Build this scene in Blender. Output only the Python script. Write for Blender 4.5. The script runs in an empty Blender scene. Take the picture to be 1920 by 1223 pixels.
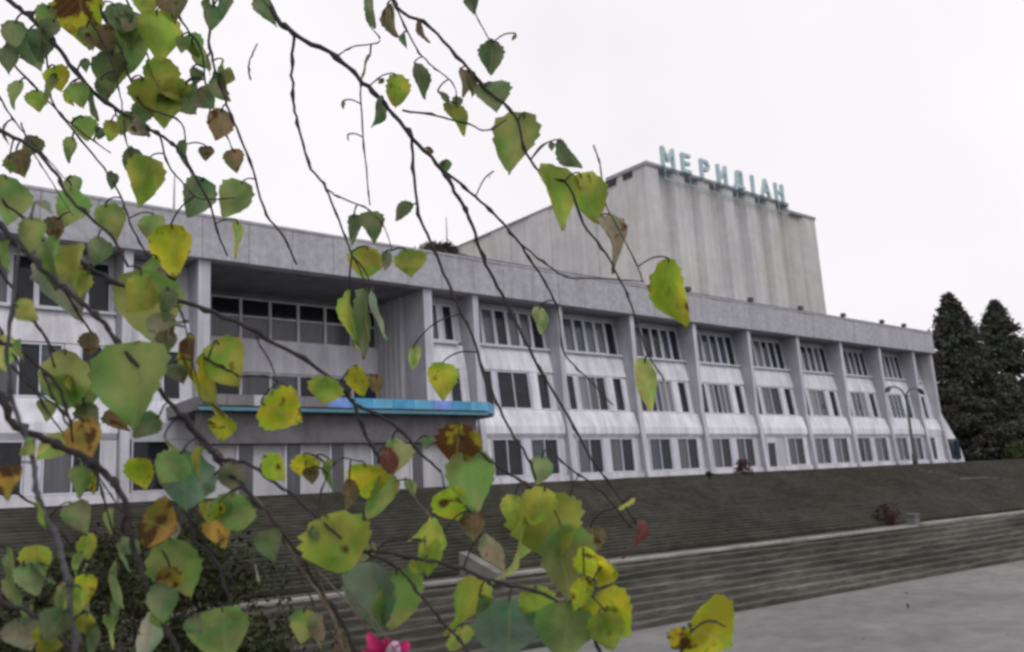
import bpy, bmesh, math, random
from mathutils import Vector, Matrix, noise
random.seed(7)
S = bpy.context.scene
C = S.collection
# ------------------------------------------------------------------ camera
EYE = Vector((0, 0, 3.5))
Xc = Vector((0.77216763, -0.08017149, -0.63034092))   # world axes written in camera space
Yc = Vector((-0.63304912, -0.18265656, -0.75225354))
Zc = Vector((-0.05482662, 0.9799026, -0.19179397))
R = Matrix((Xc, Yc, Zc))
cd = bpy.data.cameras.new('camera'); cam = bpy.data.objects.new('camera', cd); C.objects.link(cam)
cam.matrix_world = Matrix.Translation(EYE) @ R.to_4x4()
cd.sensor_width = 36; cd.lens = 30; cd.clip_end = 6000; cd.clip_start = 0.02
cd.dof.use_dof = True; cd.dof.focus_distance = 2.2; cd.dof.aperture_fstop = 7.0
S.camera = cam
# ------------------------------------------------------------------ sky and light (white overcast)
W = bpy.data.worlds.new('World'); S.world = W; W.use_nodes = True
nt = W.node_tree; bg = nt.nodes['Background']
sky = nt.nodes.new('ShaderNodeTexSky'); sky.sky_type = 'NISHITA'; sky.sun_disc = False
SUN_EL, SUN_ROT = math.radians(48), math.radians(200)
sky.sun_elevation = SUN_EL; sky.sun_rotation = SUN_ROT; sky.dust_density = 4
hsv = nt.nodes.new('ShaderNodeHueSaturation'); hsv.inputs['Saturation'].default_value = 0.12
mx = nt.nodes.new('ShaderNodeMixRGB'); mx.inputs['Fac'].default_value = 0.93
mx.inputs['Color2'].default_value = (10.15, 9.85, 10.25, 1)
nt.links.new(sky.outputs[0], hsv.inputs['Color']); nt.links.new(hsv.outputs[0], mx.inputs['Color1'])
wn = nt.nodes.new('ShaderNodeTexNoise'); wn.inputs['Scale'].default_value = 2.2; wn.inputs['Detail'].default_value = 4
wr = nt.nodes.new('ShaderNodeMapRange'); wr.inputs[1].default_value = .3; wr.inputs[2].default_value = .7; wr.inputs[3].default_value = .955; wr.inputs[4].default_value = 1.05
wc = nt.nodes.new('ShaderNodeTexCoord'); nt.links.new(wc.outputs['Generated'], wn.inputs['Vector']); nt.links.new(wn.outputs['Fac'], wr.inputs[0])
wv = nt.nodes.new('ShaderNodeVectorMath'); wv.operation = 'SCALE'; nt.links.new(mx.outputs[0], wv.inputs[0]); nt.links.new(wr.outputs[0], wv.inputs['Scale'])
nt.links.new(wv.outputs[0], bg.inputs['Color']); bg.inputs['Strength'].default_value = 0.1
ld = bpy.data.lights.new('sun', 'SUN'); ld.energy = 0.6; ld.angle = math.radians(30); ld.color = (1, .97, .93)
lo = bpy.data.objects.new('sun', ld); C.objects.link(lo)
sd = Vector((math.cos(SUN_EL) * math.sin(SUN_ROT), math.cos(SUN_EL) * math.cos(SUN_ROT), math.sin(SUN_EL)))
lo.rotation_euler = sd.to_track_quat('Z', 'Y').to_euler(); lo.location = (0, -20, 40)
S.view_settings.view_transform = 'Standard'; S.view_settings.look = 'None'
S.view_settings.gamma = 1; S.view_settings.use_curve_mapping = False; S.view_settings.exposure = 0
S.render.engine = 'CYCLES'
S.cycles.filter_width = 2.8
# ------------------------------------------------------------------ helpers
FPX = 1600.0
def ray(x, y): return R @ Vector((x - 960, 611.5 - y, -FPX))
def onY(x, y, Y): r = ray(x, y); return EYE + r * (Y / r.y)
def onZ(x, y, z): r = ray(x, y); return EYE + r * ((z - EYE.z) / r.z)
def at(x, y, d): return EYE + ray(x, y) * (d / FPX)
def prop(o, label=None, cat=None, group=None, kind=None):
    if label: o['label'] = label
    if cat: o['category'] = cat
    if group: o['group'] = group
    if kind: o['kind'] = kind
    return o
def empty(name, loc, label=None, cat=None, group=None):
    o = bpy.data.objects.new(name, None); C.objects.link(o); o.location = loc
    o.empty_display_size = .2
    return prop(o, label, cat, group)
def link(name, me, mat=None, parent=None, kind=None):
    o = bpy.data.objects.new(name, me); C.objects.link(o)
    if mat and not me.materials: me.materials.append(mat)
    if parent:
        o.parent = parent
        # parents sit at unrotated, unscaled places: keep the world coordinates of the mesh
        off = Vector((0, 0, 0)); p = parent
        while p: off += p.location; p = p.parent
        o.location = -off
    if kind: o['kind'] = kind
    return o
class MB:
    def __init__(s): s.v = []; s.f = []
    def add(s, vs, fs):
        n = len(s.v); s.v += [tuple(v) for v in vs]; s.f += [tuple(i + n for i in f) for f in fs]
    def box(s, x0, x1, y0, y1, z0, z1):
        s.add([(x0,y0,z0),(x1,y0,z0),(x1,y1,z0),(x0,y1,z0),(x0,y0,z1),(x1,y0,z1),(x1,y1,z1),(x0,y1,z1)],
              [(0,3,2,1),(4,5,6,7),(0,1,5,4),(1,2,6,5),(2,3,7,6),(3,0,4,7)])
    def prism(s, prof, x0, x1):   # profile in (y,z), extruded along X
        n = len(prof)
        s.add([(x0,y,z) for y,z in prof] + [(x1,y,z) for y,z in prof],
              [tuple(range(n)), tuple(range(2*n-1, n-1, -1))] + [(i, n+i, n+(i+1)%n, (i+1)%n) for i in range(n)])
    def zprism(s, poly, z0, z1):  # plan polygon (x,y) extruded up
        n = len(poly)
        s.add([(x,y,z0) for x,y in poly] + [(x,y,z1) for x,y in poly],
              [tuple(range(n-1,-1,-1)), tuple(range(n, 2*n))] + [(i, (i+1)%n, n+(i+1)%n, n+i) for i in range(n)])
    def tube(s, pts, rs, k=6):
        pts = [Vector(p) for p in pts]; n0 = len(s.v); up = Vector((.3, .2, .93)).normalized()
        for i, p in enumerate(pts):
            t = (pts[min(i+1, len(pts)-1)] - pts[max(i-1, 0)])
            t = t.normalized() if t.length > 1e-9 else Vector((0,0,1))
            a = t.cross(up)
            if a.length < .05: a = t.cross(Vector((1,0,0)))
            a.normalize(); b = t.cross(a)
            r = rs[i] if hasattr(rs, '__len__') else rs
            for j in range(k):
                q = 2*math.pi*j/k; s.v.append(tuple(p + (a*math.cos(q) + b*math.sin(q))*r))
        for i in range(len(pts)-1):
            for j in range(k):
                s.f.append((n0+i*k+j, n0+i*k+(j+1)%k, n0+(i+1)*k+(j+1)%k, n0+(i+1)*k+j))
        s.f.append(tuple(n0+j for j in range(k-1,-1,-1))); e = n0+(len(pts)-1)*k
        s.f.append(tuple(e+j for j in range(k)))
    def mesh(s, name, smooth=False, fix=True):
        me = bpy.data.meshes.new(name); me.from_pydata(s.v, [], s.f)
        if fix:
            bm = bmesh.new(); bm.from_mesh(me); bmesh.ops.recalc_face_normals(bm, faces=bm.faces); bm.to_mesh(me); bm.free()
        if smooth: me.polygons.foreach_set('use_smooth', [True]*len(me.polygons))
        me.update(); return me
    def build(s, name, mat, parent=None, kind=None, smooth=False, fix=True):
        return link(name, s.mesh(name, smooth, fix), mat, parent, kind)
def box(name, mat, parent, *a, kind=None):
    m = MB(); m.box(*a); return m.build(name, mat, parent, kind)

def mat(name, col, rough=.85, var=.25, scale=3., streak=0., speck=0., bump=.0, bscale=40., tint=None, spec=.3, metallic=0, stretch=(1,1,1), emit=None):
    m = bpy.data.materials.new(name); m.use_nodes = True; t = m.node_tree; N = t.nodes; L = t.links
    b = N['Principled BSDF']; b.inputs['Roughness'].default_value = rough
    b.inputs['Specular IOR Level'].default_value = spec; b.inputs['Metallic'].default_value = metallic
    tc = N.new('ShaderNodeTexCoord'); mp = N.new('ShaderNodeMapping'); mp.inputs['Scale'].default_value = stretch
    L.new(tc.outputs['Object'], mp.inputs['Vector'])
    def nz(sc, det=5, vec=None, rgh=.6):
        n = N.new('ShaderNodeTexNoise'); n.inputs['Scale'].default_value = sc; n.inputs['Detail'].default_value = det
        n.inputs['Roughness'].default_value = rgh; L.new(vec or mp.outputs[0], n.inputs['Vector']); return n.outputs['Fac']
    def ramp(src, lo, hi, a, c):
        r = N.new('ShaderNodeMapRange'); r.inputs[1].default_value = lo; r.inputs[2].default_value = hi
        r.inputs[3].default_value = a; r.inputs[4].default_value = c; L.new(src, r.inputs[0]); return r.outputs[0]
    def mul(c, fac):
        v = N.new('ShaderNodeVectorMath'); v.operation = 'SCALE'; L.new(c, v.inputs[0]); L.new(fac, v.inputs['Scale']); return v.outputs[0]
    rgb = N.new('ShaderNodeRGB'); rgb.outputs[0].default_value = (*col, 1); c = rgb.outputs[0]
    if tint:
        mm = N.new('ShaderNodeMixRGB'); mm.inputs['Color2'].default_value = (*tint, 1); L.new(c, mm.inputs['Color1'])
        L.new(ramp(nz(scale*.6, 4), .42, .66, 0, 1), mm.inputs['Fac']); c = mm.outputs[0]
    if var: c = mul(c, ramp(nz(scale, 6), .3, .7, 1-var, 1+var))
    if streak:
        m2 = N.new('ShaderNodeMapping'); m2.inputs['Scale'].default_value = (1.6, 1.6, .06); L.new(tc.outputs['Object'], m2.inputs['Vector'])
        c = mul(c, ramp(nz(1.0, 6, m2.outputs[0], .65), .35, .65, 1-streak, 1+streak*.4))
    if speck: c = mul(c, ramp(nz(scale*6, 2), .38, .62, 1-speck, 1+speck))
    L.new(c, b.inputs['Base Color'])
    if bump:
        bp = N.new('ShaderNodeBump'); bp.inputs['Strength'].default_value = bump; bp.inputs['Distance'].default_value = .02
        L.new(nz(bscale, 4), bp.inputs['Height']); L.new(bp.outputs[0], b.inputs['Normal'])
    return m
M = {}
M['frieze'] = mat('pebbledash concrete', (.43,.43,.47), var=.1, scale=.5, streak=.14, speck=.1, bump=.6, bscale=14)
M['fin'] = mat('grey concrete fin', (.4,.405,.45), var=.14, scale=.8, streak=.18, bump=.3)
M['lit_fin_face'] = mat('lit fin face', (.6,.6,.66), var=.12, scale=.8, streak=.3)  # light falling on the fin fronts is put into this paler colour
M['white'] = mat('white painted wall', (.72,.72,.77), rough=.6, var=.12, scale=.9, streak=.28)
M['apron'] = mat('white apron cladding', (.76,.77,.83), rough=.5, var=.1, scale=.7, streak=.3)
M['frame'] = mat('white window frame', (.6,.61,.68), rough=.45, var=.08, scale=2)
M['grey'] = mat('grey render wall', (.48,.48,.51), var=.13, scale=.6, streak=.18)
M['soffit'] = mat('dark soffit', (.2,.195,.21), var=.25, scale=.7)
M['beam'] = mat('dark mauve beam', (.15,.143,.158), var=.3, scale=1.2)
M['tower'] = mat('stained tower concrete', (.56,.545,.525), var=.12, scale=.16, streak=.15, speck=.05, tint=(.52,.52,.54), bump=.3, bscale=5)
M['cap'] = mat('weathered roof cap', (.3,.3,.33), var=.2)
M['glass_dark'] = mat('dark window glass', (.018,.02,.027), rough=.08, var=.3, spec=.5)
M['glass_curtain'] = mat('curtained window glass', (.085,.085,.1), rough=.18, var=.35, scale=1.2, spec=.5, stretch=(3,1,.3))
M['glass_blind'] = mat('window glass over drawn blinds', (.2,.2,.215), rough=.25, var=.25, scale=1.2, stretch=(6,1,.2))
M['glass_blue'] = mat('bluish window glass', (.035,.045,.065), rough=.1, var=.3, spec=.6)
M['glass_dark'].node_tree.nodes['Principled BSDF'].inputs['IOR'].default_value = 1.35
M['blue'] = mat('blue sign panel', (.08,.33,.56), rough=.4, var=.25, scale=1.5)
M['blue_pale'] = mat('pale blue sign panel', (.13,.4,.62), rough=.4, var=.25, scale=2)
M['violet'] = mat('violet blue sign panel', (.2,.32,.74), rough=.4, var=.25, scale=2)
M['teal'] = mat('teal metal', (.1,.25,.31), rough=.5, var=.15)
M['letter'] = mat('faded teal letter', (.42,.55,.57), rough=.5, var=.15)
M['step'] = mat('mossy stone step', (.1,.093,.08), var=.5, scale=.9, speck=.25, tint=(.04,.042,.03), bump=.5, bscale=10, stretch=(.3,1,2.2))
M['step_up'] = mat('dark stone step', (.05,.048,.039), var=.35, scale=.4, speck=.2, tint=(.038,.04,.026), bump=.4, bscale=8)
M['nosing'] = mat('light concrete edge', (.25,.245,.225), var=.3, scale=1.0, speck=.1)
M['kerb'] = mat('worn grey kerb', (.13,.13,.12), var=.4, scale=.8)
M['cheek'] = mat('grimy concrete', (.16,.16,.15), var=.4, scale=1.5)
M['plaza'] = mat('plaza asphalt concrete', (.175,.174,.17), rough=.9, var=.2, scale=.3, speck=.1, tint=(.2,.2,.19), bump=.15, bscale=30)
M['grass'] = mat('rough grass', (.05,.058,.03), var=.5, scale=2, speck=.5, tint=(.075,.065,.04), bump=.8, bscale=12)
M['metal'] = mat('dark lamp metal', (.06,.06,.07), rough=.5, var=.1)
M['conifer'] = mat('conifer foliage', (.068,.08,.066), rough=.9, var=.45, scale=.9, tint=(.078,.068,.06), spec=.1)
M['shrub'] = mat('shrub foliage', (.034,.042,.018), rough=.7, var=.6, scale=2, tint=(.03,.03,.014), spec=.12)
M['red_shrub'] = mat('reddish foliage', (.07,.035,.037), rough=.7, var=.5, scale=3, spec=.15)
M['tuft'] = mat('yellow green foliage', (.055,.07,.025), rough=.7, var=.5, scale=3, spec=.15)
M['bark'] = mat('dark twig bark', (.04,.033,.036), rough=.7, var=.4, scale=60, bump=.5, bscale=300)
M['bark_light'] = mat('grey brown bark', (.13,.105,.075), rough=.8, var=.5, scale=30, bump=.5, bscale=200)
M['bark_grey'] = mat('grey bark', (.085,.085,.09), rough=.8, var=.45, scale=30, bump=.5, bscale=200)
M['birch'] = mat('birch trunk bark', (.45,.44,.42), rough=.8, var=.5, scale=6, stretch=(1,1,4))
M['trunk'] = mat('conifer trunk bark', (.08,.06,.05), rough=.9)
M['petal'] = mat('magenta petal', (.55,.03,.16), rough=.5, var=.3, scale=40)
M['petal_white'] = mat('pale pink petal', (.72,.5,.68), rough=.5, var=.15, scale=40)
M['stem'] = mat('green stem', (.1,.16,.05), rough=.6)
# leaf material: colour from the object, browning by alpha, veins, translucency
def leafmat():
    m = bpy.data.materials.new('birch leaf'); m.use_nodes = True; t = m.node_tree; N = t.nodes; L = t.links
    b = N['Principled BSDF']; out = N['Material Output']
    oi = N.new('ShaderNodeObjectInfo'); tc = N.new('ShaderNodeTexCoord')
    off = N.new('ShaderNodeVectorMath'); off.operation = 'ADD'; L.new(tc.outputs['Object'], off.inputs[0])
    sc = N.new('ShaderNodeVectorMath'); sc.operation = 'SCALE'; sc.inputs[0].default_value = (1,1,1)
    rr = N.new('ShaderNodeMath'); rr.operation = 'MULTIPLY'; rr.inputs[1].default_value = 37
    L.new(oi.outputs['Random'], rr.inputs[0]); L.new(rr.outputs[0], sc.inputs['Scale']); L.new(sc.outputs[0], off.inputs[1])
    n1 = N.new('ShaderNodeTexNoise'); n1.inputs['Scale'].default_value = 2.6; n1.inputs['Detail'].default_value = 4; L.new(off.outputs[0], n1.inputs['Vector'])
    # brown threshold by alpha
    th = N.new('ShaderNodeMath'); th.operation = 'ADD'; L.new(n1.outputs['Fac'], th.inputs[0])
    al = N.new('ShaderNodeMath'); al.operation = 'MULTIPLY'; al.inputs[1].default_value = .34; L.new(oi.outputs['Alpha'], al.inputs[0]); L.new(al.outputs[0], th.inputs[1])
    mr = N.new('ShaderNodeMapRange'); mr.inputs[1].default_value = .74; mr.inputs[2].default_value = .84; L.new(th.outputs[0], mr.inputs[0])
    n2 = N.new('ShaderNodeTexNoise'); n2.inputs['Scale'].default_value = 1.3; n2.inputs['Detail'].default_value = 3; L.new(off.outputs[0], n2.inputs['Vector'])
    m2 = N.new('ShaderNodeMapRange'); m2.inputs[1].default_value = .35; m2.inputs[2].default_value = .65; m2.inputs[3].default_value = .62; m2.inputs[4].default_value = 1.3; L.new(n2.outputs['Fac'], m2.inputs[0])
    v = N.new('ShaderNodeVectorMath'); v.operation = 'SCALE'; L.new(oi.outputs['Color'], v.inputs[0]); L.new(m2.outputs[0], v.inputs['Scale'])
    # green-ish shift patches
    g = N.new('ShaderNodeMixRGB'); g.blend_type = 'MULTIPLY'; g.inputs['Color2'].default_value = (.62,.95,.75,1); L.new(v.outputs[0], g.inputs['Color1'])
    n3 = N.new('ShaderNodeTexNoise'); n3.inputs['Scale'].default_value = 1.7; L.new(off.outputs[0], n3.inputs['Vector'])
    m3 = N.new('ShaderNodeMapRange'); m3.inputs[1].default_value = .45; m3.inputs[2].default_value = .6; L.new(n3.outputs['Fac'], m3.inputs[0]); L.new(m3.outputs[0], g.inputs['Fac'])
    br = N.new('ShaderNodeMixRGB'); br.inputs['Color2'].default_value = (.1,.045,.015,1); L.new(g.outputs[0], br.inputs['Color1']); L.new(mr.outputs[0], br.inputs['Fac'])
    # veins: chevrons from the midrib
    sx = N.new('ShaderNodeSeparateXYZ'); L.new(tc.outputs['Object'], sx.inputs[0])
    ab = N.new('ShaderNodeMath'); ab.operation = 'ABSOLUTE'; L.new(sx.outputs['X'], ab.inputs[0])
    k = N.new('ShaderNodeMath'); k.operation = 'MULTIPLY_ADD'; k.inputs[1].default_value = -.8; L.new(ab.outputs[0], k.inputs[0]); L.new(sx.outputs['Y'], k.inputs[2])
    k2 = N.new('ShaderNodeMath'); k2.operation = 'MULTIPLY'; k2.inputs[1].default_value = 55; L.new(k.outputs[0], k2.inputs[0])
    sn = N.new('ShaderNodeMath'); sn.operation = 'SINE'; L.new(k2.outputs[0], sn.inputs[0])
    vm = N.new('ShaderNodeMapRange'); vm.inputs[1].default_value = .8; vm.inputs[2].default_value = 1; vm.inputs[3].default_value = 0; vm.inputs[4].default_value = .16; L.new(sn.outputs[0], vm.inputs[0])
    md = N.new('ShaderNodeMapRange'); md.inputs[1].default_value = .012; md.inputs[2].default_value = .03; md.inputs[3].default_value = .3; md.inputs[4].default_value = 0; L.new(ab.outputs[0], md.inputs[0])
    mxx = N.new('ShaderNodeMath'); mxx.operation = 'MAXIMUM'; L.new(vm.outputs[0], mxx.inputs[0]); L.new(md.outputs[0], mxx.inputs[1])
    vc = N.new('ShaderNodeMixRGB'); vc.inputs['Color2'].default_value = (.36,.36,.16,1); L.new(br.outputs[0], vc.inputs['Color1']); L.new(mxx.outputs[0], vc.inputs['Fac'])
    L.new(vc.outputs[0], b.inputs['Base Color']); b.inputs['Roughness'].default_value = .5; b.inputs['Specular IOR Level'].default_value = .3
    tr = N.new('ShaderNodeBsdfTranslucent'); L.new(vc.outputs[0], tr.inputs['Color'])
    mix = N.new('ShaderNodeMixShader'); mix.inputs[0].default_value = .58
    L.new(b.outputs[0], mix.inputs[1]); L.new(tr.outputs[0], mix.inputs[2]); L.new(mix.outputs[0], out.inputs['Surface'])
    bp = N.new('ShaderNodeBump'); bp.inputs['Strength'].default_value = .25; bp.inputs['Distance'].default_value = .003; bp.invert = True
    L.new(mxx.outputs[0], bp.inputs['Height']); L.new(bp.outputs[0], b.inputs['Normal'])
    return m
M['leaf'] = leafmat()

# ------------------------------------------------------------------ ground, plaza, stairs
SL = -.095
def sy(x, y20): return y20 + SL*(x - 20)
me = MB(); me.add([(-3000,-3000,-.02),(3000,-3000,-.02),(3000,3000,-.02),(-3000,3000,-.02)], [(0,1,2,3)]); me.build('ground', M['grass'], kind='structure')
pl = MB(); pl.add([(-60,-70,0),(160,-70,0),(160,sy(160,14.9)+.3,0),(-60,sy(-60,14.9)+.3,0)], [(0,1,2,3)]); pl.build('plaza', M['plaza'], kind='structure')
Y0 = 14.97; ZL = 1.4; Z1 = 3.85
st = empty('staircase', (20, 15, 0)); st['kind'] = 'structure'
def step(x0, x1, ya, yb, z0, z1, m, jit=.012, name='step', seg=.55):
    n = max(2, int((x1-x0)/seg)); mb = MB(); rnd = random.Random(int(z1*1000))
    def jj(i, k): return (noise.noise(Vector((i*.55, z1*7.3, k*5.1))) * 2.0 + rnd.uniform(-.6,.6)) * jit
    a = []; t = []; b = []; bk = []
    for i in range(n+1):
        x = x0 + (x1-x0)*i/n; dz = jj(i, 0); dy = jj(i, 1)
        a.append((x, sy(x, ya)+dy*.6+.02, z0)); t.append((x, sy(x, ya)+dy+.012, z1+dz-.02)); b.append((x, sy(x, ya)+dy+.035, z1+dz)); bk.append((x, sy(x, yb), z1+dz*.3))
    vs = a+t+b+bk; q = n+1; fs = []
    for r in range(3):
        for i in range(n): fs.append((r*q+i, r*q+i+1, (r+1)*q+i+1, (r+1)*q+i))
    mb.add(vs, fs); return mb.build(name, m, st, fix=False)
NL = 9; run = .36; X0s, X1s = 3.0, 100.0
for i in range(NL):
    z0 = ZL/NL*i; z1 = ZL/NL*(i+1); ya = Y0 + run*i
    if i < NL-1: step(X0s, X1s, ya, ya+run+.06, z0-.03, z1, M['step'], .02, seg=.8)
YA = Y0 + run*(NL-1)+.35     # front edge of the landing
step(X0s, X1s, YA-.33, YA+1.9, ZL/NL*(NL-1)-.03, ZL-.09, M['step'], .01)
step(X0s, 34.1, YA-.36, YA+.05, ZL-.085, ZL+.0, M['nosing'], .006, 'edge_strip')
step(34.6, X1s, YA-.16, YA+.25, ZL-.085, ZL+.02, M['nosing'], .006, 'edge_strip')
NU = 26; YB = YA + 1.6; XU = 104.0; runu = 5.76/NU
for i in range(NU):
    z0 = ZL + (Z1-ZL)/NU*i; z1 = ZL + (Z1-ZL)/NU*(i+1); ya = YB + runu*i
    step(X0s, XU, ya, ya+runu+.06, z0-.06, z1, M['step_up'], .012, seg=.9)
YT = YB + runu*NU
# terrace slab
te = MB(); te.zprism([(-60, sy(-60,YT)), (XU+10, sy(XU+10,YT)), (130, 27), (130, 90), (-60, 90)], 2.2, Z1-.01)
te.build('terrace', M['step_up'], kind='structure')
# grass banks either side of the stairs, with a rough uneven surface
def bank(name, x0, x1, fz, ya, yb, nx, ny, m):
    mb = MB(); vs = []
    for j in range(ny+1):
        for i in range(nx+1):
            x = x0+(x1-x0)*i/nx; y20 = ya+(yb-ya)*j/ny
            y = sy(x, y20) if name != 'knoll' else y20
            vs.append((x, y, fz(x, y, j/ny) + .09*noise.noise(Vector((x*.9, y*.9, 0)))))
    fs = [(j*(nx+1)+i, j*(nx+1)+i+1, (j+1)*(nx+1)+i+1, (j+1)*(nx+1)+i) for j in range(ny) for i in range(nx)]
    mb.add(vs, fs); return mb.build(name, m, kind='structure', smooth=True, fix=False)
bank('grass_bank', -40, X0s-.05, lambda x,y,t: -.06+(Z1+.02)*min(1, t*1.05)**.9, Y0-.2, YT+.4, 50, 24, M['grass'])
# pale worn kerbs of a ramp crossing the far end of the stairs
def onstair(x, y):
    lo, hi = 5., 90.
    r = ray(x, y)
    for _ in range(50):
        md = (lo+hi)/2; p = EYE+r*(md/r.length); s_ = ZL+(p.y-SL*(p.x-20)-YB)/(runu*NU)*(Z1-ZL)
        if p.z > s_: lo = md
        else: hi = md
    return p
kb = MB()
kp = [onstair(*q) for q in [(1722,882),(1760,888),(1800,899),(1850,896),(1885,900),(1925,912)]]
for a, b in zip(kp[:-1], kp[1:]):
    up_ = Vector((0,0,.07)); dn = Vector((0,0,-.25)); bk = Vector((.1,.3,0))
    kb.add([a+dn, b+dn, b+up_, a+up_, a+dn+bk, b+dn+bk, b+up_+bk, a+up_+bk], [(0,1,2,3),(3,2,6,7),(4,7,6,5),(0,3,7,4),(1,5,6,2)])
kb.build('path_kerb', M['kerb'], kind='structure')
# low cheek wall beside the landing seen between the leaves, and small post at the break of the edge strip
ck = MB(); p = onZ(938,1082,ZL)
ck.add([(p.x-.2,p.y-.1,ZL-.1),(p.x+.1,p.y-.1,ZL-.1),(p.x+.1,p.y+1.5,2.02),(p.x-.2,p.y+1.5,2.02),(p.x-.2,p.y+1.5,ZL-.1),(p.x+.1,p.y+1.5,ZL-.1),
        (p.x-.2,p.y-.1,ZL+.12),(p.x+.1,p.y-.1,ZL+.12)], [(0,1,7,6),(6,7,2,3),(0,6,3,4),(1,5,2,7),(3,2,5,4),(0,4,5,1)])
o = ck.build('cheek_wall', M['cheek']); prop(o, 'short sloping pale concrete cheek wall on the stair landing among the leaves', 'wall')
pb = MB(); q = Vector((34.35, sy(34.35, YA)-.05, ZL-.1)); pb.box(q.x-.2,q.x+.2,q.y-.1,q.y+.25,q.z,q.z+.45); pb.box(q.x-.24,q.x+.24,q.y-.14,q.y+.29,q.z+.45,q.z+.52)
o = pb.build('stone_post', M['cheek']); prop(o, 'stubby pale stone post at the break in the stair edge strip', 'post')
# knoll on which the photographer and the birch stand
def kz(x, y, t): return 1.92*math.exp(-((x-(-.6))**2 + (y-.2)**2)/14.0) - .02
bank('knoll', -9, 9, kz, -9, 9, 40, 40, M['grass'])

# ------------------------------------------------------------------ the palace
D = 34.65; ZT = 13.83; ZR = 15.72
B = empty('culture_palace', (45, 40, Z1), 'long three storey pale concrete culture palace with finned facade, tall stage tower and rooftop letters', 'building')
def prof_y(z):  # infill wall offset behind the fin line
    pts = [(13.83,1.35),(11.4,1.05),(10.0,.75),(7.85,.5),(6.3,.12),(3.8,.02)]
    for (za,ya),(zb,yb) in zip(pts[:-1], pts[1:]):
        if zb <= z <= za: return D + ya + (yb-ya)*(za-z)/(za-zb)
    return D
def slab(x0, x1, za, zb, th=.12, out=0., inn=None):   # sloped panel following the infill line, za top, zb bottom
    mb = MB(); a = prof_y(za)-out; b = prof_y(zb)-out
    mb.prism([(b,zb),(a,za),(a+th,za),(b+th,zb)], x0, x1); return mb
glasses = ['glass_curtain','glass_dark','glass_blind','glass_blue','glass_dark']
def window(x0, x1, za, zb, n=1, gl=None, fw=.07, split=None, parent=B):
    # frame mesh with n panes; each pane a sub-part
    fr = MB()
    def bar(a, b, zt, zbm, out=.1):
        ya, yb = prof_y(zt)-out, prof_y(zbm)-out; fr.prism([(yb,zbm),(ya,zt),(ya+.14,zt),(yb+.14,zbm)], a, b)
    bar(x0, x0+fw, za, zb); bar(x1-fw, x1, za, zb); bar(x0+fw, x1-fw, za, za-fw); bar(x0+fw, x1-fw, zb+fw, zb)
    w = (x1-x0-2*fw)
    for i in range(1, n): bar(x0+fw+w*i/n-.025, x0+fw+w*i/n+.025, za-fw, zb+fw, .09)
    if split: bar(x0+fw, x1-fw, split+.03, split-.03, .085)
    f = fr.build('window', M['frame'], parent)
    for i in range(n):
        g = gl[i] if isinstance(gl, (list, tuple)) else (gl or random.choice(glasses))
        slab(x0+fw+w*i/n, x0+fw+w*(i+1)/n, za-fw+.01, zb+fw-.01, .03, .0).build('pane', M[g], f)
    return f
def opening_back(x0, x1, za, zb): pass
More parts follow.
